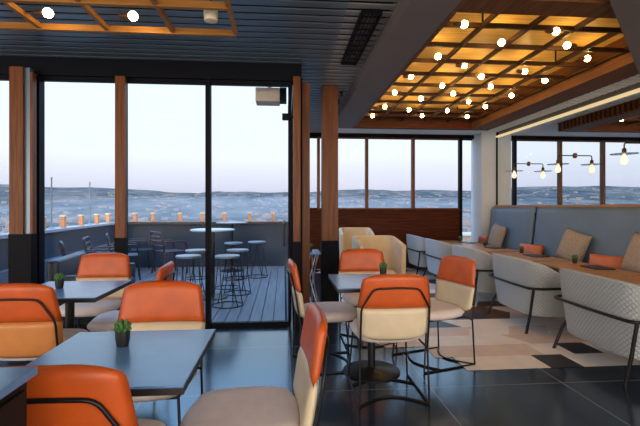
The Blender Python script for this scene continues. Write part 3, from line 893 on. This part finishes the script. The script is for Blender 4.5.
def high_table(x, y, m, h, lb):
    t = thing('bar_table', lb, 'table', (x, y, -.01), 0, 'high bar tables on the terrace')
    b = MB(); b.lathe([(.30, h-.025), (.315, h-.02), (.315, h-.004), (.30, h)], 36); b.build('tabletop', M[m], t, True)
    b = MB(); b.lathe([(.03, .02), (.03, h-.04), (.09, h-.025)], 14); b.build('pole', M['black'], t, True)
    b = MB(); b.lathe([(.22, 0), (.22, .012), (.04, .025)], 28); b.build('base', M['black'], t, True)
high_table(-1.03, 6.35, 'terrace_top', .99, 'round high table with pale top on the terrace among the bar stools')
high_table(-1.07, 8.95, 'stool_seat', 1.0, 'round high table with dark top farther out on the terrace')
def make_tchair(m='terrace_chair'):
    t = thing('terrace_chair', '', 'chair', group='dark terrace chairs')
    b = MB(); b.span((-.24, -.22, .42), (.24, .24, .45), .008); b.build('seat', M[m], t)
    b = MB()
    b.tube([(-.22, -.22, .45), (-.25, -.30, .82), (.25, -.30, .82), (.22, -.22, .45)], .018, 8, fillet=.06)
    for z in (.56, .66, .74): b.tube([(-.23, -.22-.21*(z-.45), z), (.23, -.22-.21*(z-.45), z)], .014, 6)
    b.build('backrest', M[m], t, True)
    for s in (-1, 1):
        b = MB(); b.tube([(s*.25, -.26, .64), (s*.28, .18, .64), (s*.27, .22, .45)], .016, 6, fillet=.05); b.build('armrest', M[m], t, True)
        for yy, y2 in ((-.2, -.26), (.21, .24)):
            b = MB(); b.tube([(s*.22, yy, .43), (s*.25, y2, 0)], .016, 6); b.build('leg', M[m], t, True)
    return t
for (x, y, rz, lb) in ((-2.80, 6.35, 60, 'leftmost dark terrace chair beside the left wall'), (-2.85, 7.2, 75, 'second dark terrace chair from the left beside the wall'),
                   (-2.88, 8.1, 70, 'third dark terrace chair from the left, behind the timber mullion'), (-2.95, 9.1, 60, 'fourth dark terrace chair from the left near the parapet corner')):
    place('tchair', make_tchair, (x, y, -.01), R(-rz), lb, 'dark terrace chairs')
place('tchair_m', lambda: make_tchair('maroon'), (-2.25, 8.75, -.01), R(-50), 'maroon terrace chair, rightmost of the row near the far parapet', 'dark terrace chairs')
# low dark sofas on the terrace
for (x, y, lb) in ((-2.30, 5.50, 'low dark terrace sofa just outside the glass at left'),):
    t = thing('terrace_sofa', lb, 'sofa', (x, y, -.01), R(8), 'low terrace sofas')
    b = MB(); b.span((-.25, -.5, .06), (.35, .5, .38), .03); b.build('seat', M['terrace_chair'], t, True)
    b = MB(); b.span((-.38, -.5, .06), (-.25, .5, .72), .03); b.build('backrest', M['terrace_chair'], t, True)
    for s in (-1, 1):
        b = MB(); b.span((-.25, s*.5-.05, .06), (.35, s*.5+.05, .55), .02); b.build('armrest', M['terrace_chair'], t, True)
        for xx in (-.32, .3):
            b = MB(); b.tube([(xx, s*.46, .06), (xx, s*.46, 0)], .02, 8); b.build('leg', M['black'], t)

# ------------------------------------------------------------------ landscape
from mathutils import noise as mnoise
def hgt(x, y):
    r = math.hypot(x, y)
    t = max(0, (r-450)/3600)
    a = math.atan2(x, y)
    ridge = 128+55*mnoise.noise(Vector((x/1500, y/2300, .3)))+26*mnoise.noise(Vector((x/480, y/700, 1.7)))+10*mnoise.noise(Vector((x/160, y/260, 4)))
    ridge *= (1.0+.35*max(0, -a-.15)+.10*max(0, a))
    s = min(1, t); s = s*s*(3-2*s)
    n2 = 9*mnoise.noise(Vector((x/220, y/300, 7.7)))*min(1, r/900)
    return -26+(ridge+8)*s+n2
bm = bmesh.new(); NA, NR = 150, 70
rows = []
for j in range(NR+1):
    r = 45*(6200/45)**(j/NR)
    rows.append([bm.verts.new((r*math.sin(a), r*math.cos(a), hgt(r*math.sin(a), r*math.cos(a)))) for a in [(-1.75+3.2*i/NA) for i in range(NA+1)]])
for A, B in zip(rows, rows[1:]):
    for i in range(NA): bm.faces.new((A[i], A[i+1], B[i+1], B[i]))
me = bpy.data.meshes.new('hills'); bm.to_mesh(me); bm.free(); me.materials.append(M['land'])
for p in me.polygons: p.use_smooth = True
o = bpy.data.objects.new('hills', me); C.objects.link(o); o['kind'] = 'structure'
hs = MB()
for k in range(650):
    a = random.uniform(-1.0, .9); r = random.uniform(380, 2600)
    x = r*math.sin(a); y = r*math.cos(a); sz = random.uniform(5, 13)
    hs.box((x, y, hgt(x, y)+sz*.2), (sz*random.uniform(.8, 2), sz, sz*.55), Matrix.Rotation(random.uniform(0, 3), 4, 'Z').to_quaternion())
o = hs.build('distant_houses', M['house']); o['kind'] = 'stuff'; tag(o, 'pale houses scattered over the distant valley', 'houses')
wh = thing('warehouse', 'long white warehouse roof low outside the right end of the far windows', 'building', (150, 320, -27))
b = MB(); b.span((-45, -14, 0), (45, 14, 7)); b.build('wall', M['house'], wh)
b = MB(); b.prism([(-46, -15), (46, -15), (46, 15), (-46, 15)], 7, 8.2); b.build('roof', M['parapet_light'], wh)

# evening haze lying over the valley
hz = bpy.data.materials.new('valley_haze'); hz.use_nodes = True
nt = hz.node_tree; nt.nodes.clear()
o_ = nt.nodes.new('ShaderNodeOutputMaterial'); vol = nt.nodes.new('ShaderNodeVolumeScatter')
vol.inputs['Color'].default_value = (.62, .80, 1, 1); vol.inputs['Density'].default_value = 4e-4
nt.links.new(vol.outputs[0], o_.inputs['Volume'])
q = MB(); q.prism([(-6000, 500), (6000, 500), (6000, 6500), (-6000, 6500)], -120, 200)
for v in q.bm.verts:
    if v.co.z > 0: v.co.z = -10 if v.co.y < 1000 else 215
q.bm.normal_update(); o = q.build('evening_haze', hz); o['kind'] = 'stuff'
tag(o, 'thin blue evening haze over the valley beyond the terrace', 'haze')
